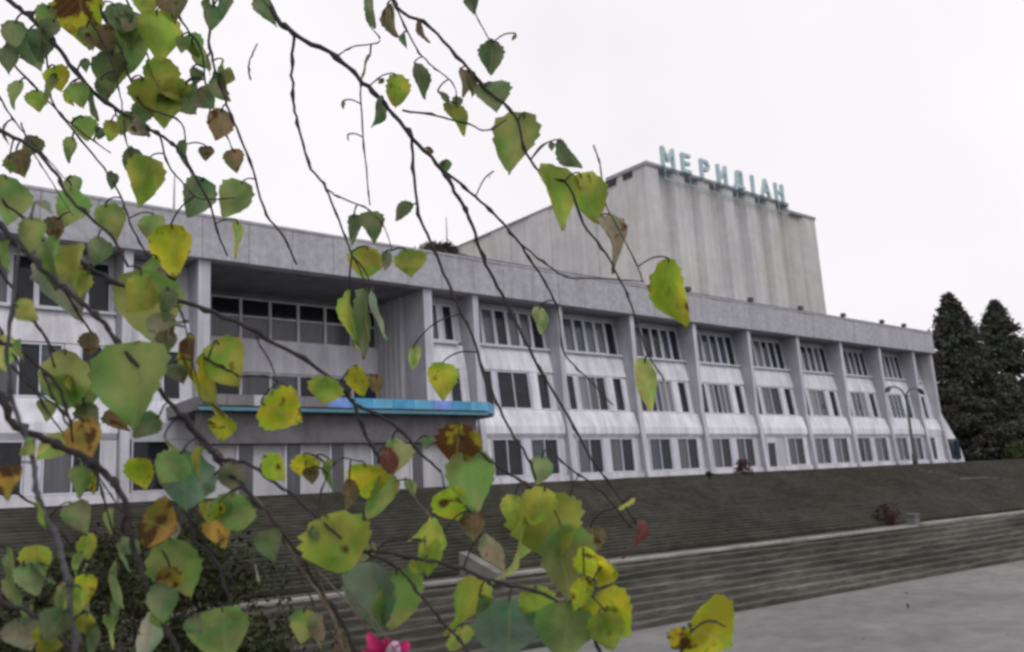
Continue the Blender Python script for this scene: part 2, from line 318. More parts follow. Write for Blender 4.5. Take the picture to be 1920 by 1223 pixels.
def bay(x0, x1, door=False, pale=False):
    a, b = x0+.2, x1-.2; w = b-a
    # top storey: head wall, six narrow lights with the last one dark
    slab(a, b, 13.80, 13.5, .2, .02).build('head_panel', M['grey'], B)
    n = 6; ww = (w-.3)/n
    for i in range(n):
        g = 'glass_dark' if i == n-1 else random.choice(['glass_curtain','glass_curtain','glass_blue','glass_dark'])
        window(a+.15+ww*i+.03, a+.15+ww*(i+1)-.03, 13.48, 11.42, 1, g, .06 if i < n-1 else .035, split=None)
        if i: slab(a+.15+ww*i-.03, a+.15+ww*i+.03, 13.48, 11.42, .12, .07).build('mullion', M['frame'], B)
    slab(a, a+.15, 13.48, 11.42, .2, .03).build('jamb', M['grey'], B); slab(b-.15, b, 13.48, 11.42, .2, .03).build('jamb', M['grey'], B)
    s = MB(); y = prof_y(11.4); s.box(a, b, y-.34, y+.15, 11.3, 11.4); s.build('sill', M['frame'], B)
    slab(a, b, 11.29, 10.02, .25, .12).build('spandrel', M['white'], B)
    # middle storey
    z, c = 9.98, 7.9
    slab(a, a+.5, z, c, .2, .06).build('wall_panel', M['white'], B)
    window(a+.52, a+1.2, z, c, 1, 'glass_dark' if not pale else 'glass_curtain')
    slab(a+1.22, a+1.45, z, c, .2, .08).build('mullion', M['frame'], B)
    window(a+1.47, a+3.75, z, c, random.choice([2,3,3,4]), None)
    slab(a+3.77, a+4.3, z, c, .22, .16).build('mullion', M['white'], B)
    window(a+4.32, b-.42, z, c, 1, 'glass_dark')
    slab(b-.4, b, z, c, .2, .03).build('wall_panel', M['white'], B)
    # white apron that swells out over the ground storey
    ap = MB(); y0 = prof_y(7.85); y1 = prof_y(6.3)
    ap.prism([(y0-.12,7.88),(y0-.3,7.8),(y1-.2,6.95),(y1-.22,6.55),(y1-.06,6.32),(y0+.3,6.32),(y0+.3,7.88)], a+.02, b-.02)
    ap.build('apron', M['apron'], B)
    # ground storey
    z, c = 6.3, 4.32
    slab(a, a+.45, z, c, .2, .05).build('wall_panel', M['white'], B)
    if door:
        box('doorway', M['glass_dark'], B, a+.62, a+1.5, prof_y(5)-.02, prof_y(5)+.03, 3.86, 5.9)
        fr = MB(); yy = prof_y(5)
        fr.box(a+.47, a+.6, yy-.1, yy+.1, 3.86, 6.3); fr.box(a+1.52, a+1.66, yy-.1, yy+.1, 3.86, 6.3); fr.box(a+.6, a+1.52, yy-.1, yy+.1, 5.92, 6.3)
        fr.build('door_frame', M['frame'], B); slab(a+1.68, a+2.75, z, c, .2, .05).build('wall_panel', M['grey'], B)
    else: window(a+.47, a+2.5, z, c, 2, [random.choice(['glass_blue','glass_dark','glass_curtain']),'glass_dark'])
    slab(a+2.52 if not door else a+2.77, a+3.05, z, c, .24, .13).build('mullion', M['frame'], B)
    window(a+3.07, b-.52, z, c, 2, [random.choice(['glass_curtain','glass_blue']),'glass_dark'])
    slab(b-.5, b, z, c, .2, .05).build('wall_panel', M['white'], B)
    yg = prof_y(4.2); box('plinth', M['white'], B, a, b, yg-.22, yg+.3, Z1-.02, 4.3)
def fin(x, w=.42):
    m = MB(); m.prism([(D+1.9,ZT-.02),(D,ZT-.02),(D-.04,8.),(D-.22,6.4),(D-.42,Z1-.02),(D+1.9,Z1-.02)], x-w/2, x+w/2); m.build('fin', M['fin'], B)
    m = MB(); m.prism([(D-.002,ZT-.03),(D-.03,ZT-.03),(D-.07,8.),(D-.25,6.4),(D-.45,Z1),(D-.422,Z1),(D-.222,6.4),(D-.042,8.)], x-w/2, x+w/2); m.build('lit_fin_face', M['lit_fin_face'], B)
cols = [3.4, 9.4, 12.4, 23.6, 26.6, 32.6, 38.6, 44.6, 50.6, 56.7, 62.8, 68.9, 74.9, 78.3]
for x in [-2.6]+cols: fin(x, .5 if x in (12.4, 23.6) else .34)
bay(-2.6, 3.4); bay(3.4, 9.4, pale=True)
for a, b in [(26.6,32.6),(32.6,38.6),(38.6,44.6),(44.6,50.6),(50.6,56.7),(56.7,62.8),(62.8,68.9),(68.9,74.9)]:
    bay(a, b, door=(a == 50.6))
def half(x0, x1):
    a, b = x0+.22, x1-.22; w = b-a
    slab(a, b, 13.8, 13.4, .2, .02).build('head_panel', M['grey'], B)
    slab(a, a+.45, 13.4, 11.4, .2, .02).build('wall_panel', M['white'], B)
    window(a+.47, a+1.15, 13.4, 11.42, 1, 'glass_blue'); slab(a+1.17, a+1.4, 13.4, 11.42, .2, .08).build('mullion', M['frame'], B)
    window(a+1.42, b-.45, 13.4, 11.42, 1, 'glass_dark'); slab(b-.43, b, 13.4, 11.4, .2, .02).build('wall_panel', M['grey'], B)
    y = prof_y(11.4); s = MB(); s.box(a, b-.4, y-.3, y+.1, 11.26, 11.38); s.build('sill', M['frame'], B)
    slab(a, b, 11.25, 10.02, .25, .04).build('spandrel', M['white'], B)
    slab(a, a+1.3, 10., 7.9, .2, .05).build('wall_panel', M['frame'], B)
    window(a+1.32, a+2.1, 10., 7.9, 1, 'glass_dark'); slab(a+2.12, b, 10., 7.9, .2, .05).build('wall_panel', M['white'], B)
    y0 = prof_y(7.85); y1 = prof_y(6.3)
    ap = MB(); ap.prism([(y0-.12,7.88),(y0-.3,7.8),(y1-.2,6.95),(y1-.06,6.32),(y0+.3,6.32),(y0+.3,7.88)], a+.02, b-.02); ap.build('apron', M['apron'], B)
    window(a+.1, a+1.6, 6.3, 4.3, 1, 'glass_dark'); slab(a+1.62, b, 6.3, 4.3, .2, .05).build('wall_panel', M['white'], B)
    yg = prof_y(4.2); box('plinth', M['white'], B, a, b, yg-.28, yg+.3, Z1-.02, 4.28)
half(9.4, 12.4); half(23.6, 26.6); half(74.9, 78.3)
# body of the building behind the facade
for (x0, x1, y0) in [(-2.6,12.1,D+1.6),(23.9,78.0,D+1.6),(12.1,23.9,39.45)]:
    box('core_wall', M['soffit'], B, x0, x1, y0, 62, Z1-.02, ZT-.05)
box('end_wall', M['grey'], B, 78.02, 78.5, D+.0, 62, Z1-.02, ZT-.03)
box('roof', M['cap'], B, -8, 78.4, D+.4, 70, ZT, ZR-.35)
# frieze panels with recessed joints, then coping
x = -8.0; k = 0
while x < 78.4:
    x1 = min(x+2.02, 78.55); fm = MB(); dy = random.uniform(-.012,.012)
    fm.box(x+.012, x1-.012, D-.3+dy, D+.38, ZT-.02+random.uniform(-.01,.01), ZR-.12); fm.build('frieze_panel', M['frieze'], B); x += 2.02
box('coping', M['frieze'], B, -8, 78.62, D-.34, D+.55, ZR-.115, ZR)
box('frieze_end_panel', M['frieze'], B, 78.42, 78.75, D+.6, 62, ZT-.02, ZR-.12)
pm = MB(); pm.tube([(26, D-.2, ZR+.07), (78.4, D-.2, ZR+.07)], .035, 5)
pm.build('roof_cable', M['metal'], B)
for px, py in [(1408,572),(1502,590),(1582,602),(1655,616),(1696,621),(1290,548)]:
    p = onY(px, py, D-.25); m = MB(); m.box(p.x-.2,p.x+.2,p.y-.15,p.y+.12,ZR+.12,ZR+.4); m.tube([(p.x,p.y,ZR),(p.x,p.y,ZR+.15)], .04, 5)
    m.build('floodlight', M['metal'], B)
for px, py, h in [(838,445,2.6),(326,388,2.2)]:
    p = onY(px, py, D+1.2); m = MB(); m.tube([(p.x,p.y,ZR-.4),(p.x,p.y,ZR+h)], [.06,.025], 5); m.build('lightning_rod', M['cap'], B)
# entrance recess
rec = 39.2
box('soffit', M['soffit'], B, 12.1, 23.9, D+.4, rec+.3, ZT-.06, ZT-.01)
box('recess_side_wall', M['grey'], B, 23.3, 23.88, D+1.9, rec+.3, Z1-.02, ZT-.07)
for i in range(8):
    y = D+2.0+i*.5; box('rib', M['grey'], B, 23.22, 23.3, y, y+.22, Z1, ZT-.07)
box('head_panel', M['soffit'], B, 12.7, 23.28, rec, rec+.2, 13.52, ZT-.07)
for i in range(7):
    a = 12.75+1.49*i; b = a+1.49
    f = MB(); f.box(a-.0, a+.12, rec-.1, rec+.1, 11.42, 13.5); f.box(a+.12, b, rec-.07, rec+.08, 11.42, 11.5); f.box(a+.12, b, rec-.07, rec+.08, 12.55, 12.63); f.box(a+.12, b, rec-.07, rec+.08, 13.42, 13.5)
    w = f.build('window', M['white'], B)
    box('pane', M['glass_dark'], w, a+.12, b, rec+.0, rec+.05, 12.63, 13.42); box('pane', M['glass_curtain'], w, a+.12, b, rec+.0, rec+.05, 11.5, 12.55)
    f = MB(); f.box(a, a+.14, rec-.1, rec+.1, 7.6, 9.85); f.box(a+.14, b, rec-.07, rec+.08, 9.75, 9.85)
    w = f.build('window', M['white'], B)
    box('pane', M[['glass_blue','glass_dark','glass_curtain'][i % 3]], w, a+.14, b, rec, rec+.05, 7.6, 9.75)
box('spandrel', M['white'], B, 12.7, 23.28, rec-.16, rec+.15, 9.86, 11.41)
box('ground_wall', M['white'], B, 12.7, 23.28, rec-.05, rec+.2, Z1, 7.58)
# canopy with the blue name band
cx0, cx1, cy0 = 11.0, 25.5, 31.0
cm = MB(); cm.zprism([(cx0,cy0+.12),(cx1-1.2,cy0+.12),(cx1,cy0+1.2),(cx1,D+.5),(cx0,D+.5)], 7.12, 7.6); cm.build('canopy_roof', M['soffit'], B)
tones = ['blue','blue_pale','blue','violet','blue_pale','teal','blue','blue_pale','violet','blue','blue','violet','teal','violet']
tones = ['soffit','soffit','grey','soffit','soffit','violet','blue','blue_pale','blue','blue_pale','violet','blue','blue_pale','blue'] or ['violet','blue_pale','blue','blue_pale','blue','violet','blue','teal','violet','blue_pale']
w = (cx1-1.2-cx0)/13
for i in range(13):
    box('sign_panel', M[tones[i]], B, cx0+w*i+.01, cx0+w*(i+1)-.01, cy0, cy0+.1, 7.28, 7.68)
m = MB(); m.zprism([(cx1-1.19,cy0),(cx1+.05,cy0+1.15),(cx1-.03,cy0+1.22),(cx1-1.24,cy0+.1)], 7.2, 7.68); m.build('sign_panel', M['blue_pale'], B)
box('canopy_trim', M['teal'], B, cx0, cx1-1.2, cy0+.02, cy0+.12, 7.08, 7.2)
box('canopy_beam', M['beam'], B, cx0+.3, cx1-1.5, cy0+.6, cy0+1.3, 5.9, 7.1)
for i in range(6):
    a = cx0+.5+i*1.95
    box('vestibule_panel', M['grey'], B, a, a+1.25, cy0+1.0, cy0+1.1, Z1, 5.88)
    box('vestibule_glass', M['glass_curtain'], B, a+1.27, a+1.93, cy0+1.03, cy0+1.07, Z1, 5.88)
    box('vestibule_post', M['frame'], B, a+1.26, a+1.34, cy0+.94, cy0+1.0, Z1, 5.88)
# sloping end block at the far right
m = MB(); yb = D+.2
m.add([(78.55,yb,Z1),(81.6,yb-.4,Z1),(81.3,yb-.2,5.6),(78.55,yb,9.0),(78.55,yb+8,Z1),(81.6,yb+8,Z1),(81.3,yb+8,5.6),(78.55,yb+8,9.0)],
      [(0,1,2,3),(4,7,6,5),(0,3,7,4),(1,5,6,2),(3,2,6,7),(0,4,5,1)]); m.build('end_block', M['white'], B)
for a in (79.0, 80.1):
    box('end_window', M['glass_blue'], B, a, a+.7, yb-.45, yb-.05, 4.3, 6.1)
# stage tower
TY = 46.0; tx0, tx1 = 54.8, 82.3; TZ = 30.9
n = 12; fw = (76.4-tx0)/n; xx = tx0
y_front = [TY]*0
edges = []
for i in range(6):
    a = tx0 + i*3.6
    edges += [(a, TY), (a+1.5, TY), (a+1.8, TY+.75), (a+3.3, TY+.75)]
edges += [(76.4, TY), (77.6, TY+.9), (79.6, TY+.9), (80.0, TY+.5), (82.3, TY+.5)]
for i in range(len(edges)-1):
    (a, ya), (b, yb2) = edges[i], edges[i+1]
    m = MB(); top = TZ if b <= 76.5 else TZ-.35
    m.zprism([(a+.0,ya),(b,yb2),(b,yb2+.4),(a,ya+.4)], ZT, top); m.build('tower_panel', M['tower'], B)
box('tower_core', M['tower'], B, tx0+.35, tx1-.35, TY+1.31, 62, ZT, TZ-.5)
box('tower_cap', M['cap'], B, tx0-.12, 76.5, TY-.12, 50.8, TZ+.002, TZ+.35)
box('tower_cap', M['cap'], B, 76.52, tx1+.1, TY+.4, 50.8, TZ-.34, TZ-.05)
# left side of the tower and the hall behind it, in tall panels
y = TY+.4; i = 0
while y < 88:
    y1 = min(y+3.1, 88); off = .12*(i % 2); top = TZ if y < 50 else 30.75
    box('side_panel', M['tower'], B, tx0+off, tx0+.6, y, y1-.02, ZT, top); y = y1; i += 1
box('hall_core', M['tower'], B, tx0+.62, tx1-.6, 62.01, 88, ZT, 30.6)
box('right_panel', M['tower'], B, tx1-.34, tx1-.02, TY+.93, 62, ZT, TZ-.36)
box('hall_coping', M['cap'], B, tx0-.08, tx0+.9, 50.9, 88, 30.76, 30.95)
for px in (1150, 1180):
    p = onY(px, 330, 50); yy = 48.2 if px == 1180 else 50.3
    box('vent_opening', M['glass_dark'], B, tx0-.1, tx0+.05, yy-.55, yy+.55, TZ-.55, TZ+.1)
# roof letters on a steel frame
sg = MB(); zb = TZ+.35
sg.tube([(55.6, TY-.25, zb-.2), (76.3, TY-.25, zb-.2)], .04, 5); sg.tube([(57, TY-.25, TZ-.9), (76.3, TY-.25, TZ-.9)], .06, 5)
for i in range(12):
    xq = 57+i*1.75; sg.tube([(xq,TY-.25,TZ-.95),(xq,TY-.25,zb-.2)], .04, 5)
sg.build('sign_frame', M['letter'], B)
xs = [1252, 1287, 1322, 1354, 1386, 1412, 1436, 1462]; H = 1.75
word = 'МЕРИДІАН'
def stroke_letter(ch):
    s = .2
    def seg(a, b, w=.2): return (a, b, w)
    G = {'М': [((.1,0),(.1,1)),((.1,1),(.5,.35)),((.5,.35),(.9,1)),((.9,1),(.9,0))],
         'Е': [((.15,0),(.15,1)),((.15,.94),(.85,.94)),((.15,.5),(.75,.5)),((.15,.06),(.85,.06))],
         'Р': [((.15,0),(.15,1)),((.15,.94),(.7,.94)),((.7,.94),(.85,.72)),((.85,.72),(.7,.48)),((.7,.48),(.15,.48))],
         'И': [((.12,0),(.12,1)),((.12,.08),(.88,.92)),((.88,0),(.88,1))],
         'Д': [((.05,.1),(.95,.1)),((.22,.1),(.36,.95)),((.36,.95),(.78,.95)),((.78,.95),(.78,.1)),((.08,-.1),(.08,.12)),((.92,-.1),(.92,.12))],
         'І': [((.5,0),(.5,1))],
         'А': [((.06,0),(.5,1)),((.5,1),(.94,0)),((.25,.36),(.75,.36))],
         'Н': [((.12,0),(.12,1)),((.12,.5),(.88,.5)),((.88,0),(.88,1))]}
    return G[ch]
for ch, px in zip(word, xs):
    xc = onY(px, 300+ (px-1250)*.35, TY-.3).x; wd = 1.45 if ch != 'М' else 1.75
    m = MB()
    for i, (a, b) in enumerate(stroke_letter(ch)):
        A = Vector((xc+(a[0]-.5)*wd, 0, zb-.12+a[1]*H)); Bq = Vector((xc+(b[0]-.5)*wd, 0, zb-.12+b[1]*H))
        d = (Bq-A).normalized(); nrm = Vector((-d.z, 0, d.x))*.15; e = d*.06; y0 = TY-.45-.004*i; y1 = TY-.15+.004*i
        P = [A-e+nrm, A-e-nrm, Bq+e-nrm, Bq+e+nrm]
        m.add([(p.x,y0,p.z) for p in P]+[(p.x,y1,p.z) for p in P], [(0,1,2,3),(7,6,5,4),(0,4,5,1),(1,5,6,2),(2,6,7,3),(3,7,4,0)])
    m.build('letter', M['letter'], B)

# ------------------------------------------------------------------ foliage built from leaf-sized faces
def leafcloud(mb, n, fn, size, seed):
    r = random.Random(seed)
    for _ in range(n):
        p, s = fn(r); s *= size*r.uniform(.6,1.4)
        a = Vector((r.gauss(0,1), r.gauss(0,1), r.gauss(0,1))).normalized(); b = a.cross(Vector((r.gauss(0,1), r.gauss(0,1), r.gauss(0,1)))).normalized()
        p = Vector(p); mb.add([p-a*s*.5, p+b*s*.32, p+a*s*.6, p-b*s*.32], [(0,1,2,3)])
def conifer(x, y, z, h, r0, seed, label):
    t = empty('conifer_tree', (x, y, z), label, 'tree', 'dark conifers beyond the end of the building')
    tr = MB(); tr.tube([(x,y,z-.3),(x,y,z+h*.5),(x,y,z+h*.97)], [.32,.18,.03], 7); tr.build('trunk', M['trunk'], t)
    rr = random.Random(seed); limbs = []
    lm = MB()
    for i in range(300):
        f = rr.random()**1.05; hz = .3 + f*(h-.6); ang = rr.uniform(0, 2*math.pi)
        prof = (1-f)**.9 * min(1, .75+f*2.2) * 1.12
        L = r0*prof*rr.uniform(.72,1.14)*(1+.12*math.sin(3*ang+seed)) + .12
        limbs.append((hz, ang, L)); 
        if i % 4 == 0: lm.tube([(x,y,z+hz),(x+math.cos(ang)*L*.85,y+math.sin(ang)*L*.85,z+hz+L*.1)], [.05,.015], 4)
    lm.build('limb', M['trunk'], t, kind='stuff')
    def fn(r):
        hz, ang, L = limbs[r.randrange(len(limbs))]; q = r.random()**.45; rad = L*q
        sp = .16+.22*L*.35
        return (x+math.cos(ang)*rad+r.gauss(0,sp), y+math.sin(ang)*rad+r.gauss(0,sp), z+hz+rad*.22+r.gauss(0,.22)), 1
    mb = MB(); leafcloud(mb, 40000, fn, .34, seed); mb.build('crown', M['conifer'], t, fix=False, kind='stuff')
conifer(89.6, 37.0, 3.0, 18.0, 6.0, 3, 'dark pointed conifer directly beside the right end of the building')
conifer(99.6, 36.5, 3.0, 18.2, 6.6, 5, 'dark broader conifer at the right edge with a knobbly top')
conifer(100.5, 32.5, 2.8, 11.5, 6.0, 9, 'low dark conifer cut off by the right edge of the picture')
conifer(92.0, 34.0, 2.8, 9.5, 5.0, 10, 'lowest dark conifer in front of the gap between two taller ones')
def shrub(name, x, y, z, rx, ry, h, n, size, m, label, cat, seed, stems=8, stemmat=None):
    t = empty(name, (x, y, z), label, cat); rr = random.Random(seed)
    st_ = MB(); tips = []
    for i in range(stems):
        a = rr.uniform(0, 6.28); q = rr.uniform(.3,.9); e = Vector((x+math.cos(a)*rx*q, y+math.sin(a)*ry*q, z+h*rr.uniform(.55,.95)))
        st_.tube([(x+rr.uniform(-.1,.1),y,z-.1),(x+(e.x-x)*.4,y+(e.y-y)*.4,z+h*.4),e], [.03,.02,.006], 5); tips.append(e)
    st_.build('stem', stemmat or M['trunk'], t)
    cl = [(rr.uniform(0,6.28), rr.random()**.5, rr.uniform(.12,1), rr.uniform(.18,.42)) for _ in range(26)]
    def fn(r):
        a, q, hh, s = cl[r.randrange(len(cl))]; w = math.sqrt(max(.05, 1-(hh-.35)**2/.5))
        return (x+math.cos(a)*rx*q*w+r.gauss(0,s*rx*.5), y+math.sin(a)*ry*q*w+r.gauss(0,s*ry*.5), max(z+.02, z+h*hh*.9+r.gauss(0,s*h*.3))), 1
    mb = MB(); leafcloud(mb, n, fn, size, seed); mb.build('foliage', m, t, fix=False, kind='stuff'); return t
shrub('garden_shrub', 4.4, 15.2, .2, 2.3, 2.0, 2.7, 12000, .11, M['shrub'], 'large dark green shrub at the left foot of the stairs', 'shrub', 11)
shrub('garden_shrub', 2.4, 12.2, 0, 1.6, 1.3, 2.3, 9000, .09, M['shrub'], 'dark shrub behind the grey limb at the lower left corner', 'shrub', 12)
shrub('garden_shrub', 5.6, 19.3, 1.4, 2.2, 2.0, 1.9, 4500, .16, M['shrub'], 'dark shrub on the bank left of the upper stairs', 'shrub', 13)
p = onZ(1416, 905, 3.3); p = Vector((33.6, sy(33.6, YT)-.2, Z1-.35))
shrub('red_shrub', p.x, p.y, p.z, .42, .42, .95, 700, .09, M['red_shrub'], 'small reddish shrub at the stair top before the door', 'shrub', 14)
p = Vector((36.5, 17.9, ZL-.1)); shrub('red_shrub', 35.3, 18.4, ZL-.1, .5, .45, .95, 800, .09, M['red_shrub'], 'reddish brown shrub beside the stubby stone post', 'shrub', 15, stemmat=M['trunk'])
shrub('green_shrub', 31.2, sy(31.2, YT)-.25, Z1-.4, .4, .3, .5, 500, .09, M['shrub'], 'tiny green shrub on the top step left of the reddish one', 'shrub', 16)
shrub('grass_tuft', 72.5, 26.2, 3.2, 2.4, 1.2, 1.9, 2600, .2, M['tuft'], 'dull green bush in front of the dark conifers', 'bush', 17)
shrub('roof_shrub', 25.3, D+.8, ZR-.3, 1.5, .5, 1.25, 2200, .16, M['conifer'], 'small dark bush growing on the roof edge', 'shrub', 18)
# two-armed street lamp in front of the far end
p = onY(1716, 866, 32.6); t = empty('street_lamp', (p.x, p.y, Z1), 'grey street lamp with two drooping curved arms before the far facade end', 'lamp')
tb = MB(); tb.tube([(p.x,p.y,Z1-.2),(p.x,p.y,Z1+.9),(p.x,p.y,Z1+1.0),(p.x,p.y,9.2)], [.2,.2,.13,.09], 10); tb.build('pole', M['bark_grey'], t, smooth=True)
for sgn in (-1, 1):
    tb = MB(); arc = [(p.x+sgn*1.7*(1-math.cos(a)), p.y, 9.1+1.0*math.sin(a)) for a in [0,.4,.8,1.2,1.6,2.0]]
    tb.tube(arc, [.08,.075,.07,.065,.06,.06], 8); ar = tb.build('arm', M['metal'], t, smooth=True)
    e = Vector(arc[-1]); hb = MB(); hb.tube([e+Vector((-sgn*.1,0,.05)), e+Vector((sgn*.05,0,-.02)), e+Vector((sgn*.45,0,-.2)), e+Vector((sgn*.75,0,-.36))], [.07,.17,.2,.08], 10)
    hb.build('lamp_head', M['metal'], ar, smooth=True)

# ------------------------------------------------------------------ the birch that hangs over the view
T = empty('birch_tree', (-1.4, .9, 1.75), 'autumn birch hanging dark twigs with green and yellow leaves over the left half', 'tree')
def catmull(pts, k=5):
    """centripetal Catmull-Rom through pts, k samples a span"""
    P = [pts[0]*2-pts[1]] + list(pts) + [pts[-1]*2-pts[-2]]; out = []
    for i in range(1, len(P)-2):
        a, b, c, d = P[i-1], P[i], P[i+1], P[i+2]
        t0 = 0; t1 = t0+max(1e-4, (b-a).length)**.5; t2 = t1+max(1e-4, (c-b).length)**.5; t3 = t2+max(1e-4, (d-c).length)**.5
        for j in range(k):
            t = t1+(t2-t1)*j/k
            A1 = a*((t1-t)/(t1-t0))+b*((t-t0)/(t1-t0)); A2 = b*((t2-t)/(t2-t1))+c*((t-t1)/(t2-t1)); A3 = c*((t3-t)/(t3-t2))+d*((t-t2)/(t3-t2))
            B1 = A1*((t2-t)/(t2-t0))+A2*((t-t0)/(t2-t0)); B2 = A2*((t3-t)/(t3-t1))+A3*((t-t1)/(t3-t1))
            out.append(B1*((t2-t)/(t2-t1))+B2*((t-t1)/(t2-t1)))
    out.append(pts[-1]); return out
branches = []   # (object, samples)
TR = [Vector((-1.4,.9,1.6)), Vector((-1.42,.92,3.0)), Vector((-1.36,.95,4.6)), Vector((-1.42,1.0,6.4)), Vector((-1.35,1.05,8.2))]
m = MB(); m.tube(catmull(TR,4), [.17-.008*i for i in range(17)], 10); m.build('trunk', M['birch'], T, smooth=True)
def branch(pix, d0, d1, r0, r1, mt='bark', root=None):
    """pix: picture course, d0..d1: metres from the lens, r0..r1 thickness in px; root: world points that join it to the trunk"""
    n = len(pix); P = []; rad = []
    for i, (x, y) in enumerate(pix):
        t = i/(n-1); d = d0+(d1-d0)*t; P.append(at(x, y, d)); rad.append((r0+(r1-r0)*t)*d/FPX)
    if root:
        P = [Vector(q) for q in root]+P; rad = [max(rad[0]*1.7, .012)]*len(root)+rad
    k = 5; Q = catmull(P, k); rr = []
    for i in range(len(Q)):
        j = min(i//k, len(rad)-2) if len(rad) > 1 else 0; f = i/k-j; rr.append(max(.0006, (rad[j]*(1-f)+rad[j+1]*f)*(1+.18*math.sin(i*2.3)*random.random())))
    for i in range(4, len(Q)-2, random.choice((5, 6, 7))): rr[i] *= 1.55
    for i in range(1, len(Q)-1): Q[i] = Q[i]+Vector([random.gauss(0,1) for _ in range(3)])*rr[i]*.35
    m = MB(); m.tube(Q, rr, 7 if r0 > 3 else 5); o = m.build('branch', M[mt], T, smooth=True)
    branches.append((o, Q)); return o
up = lambda x, y, z: (x, y, z)
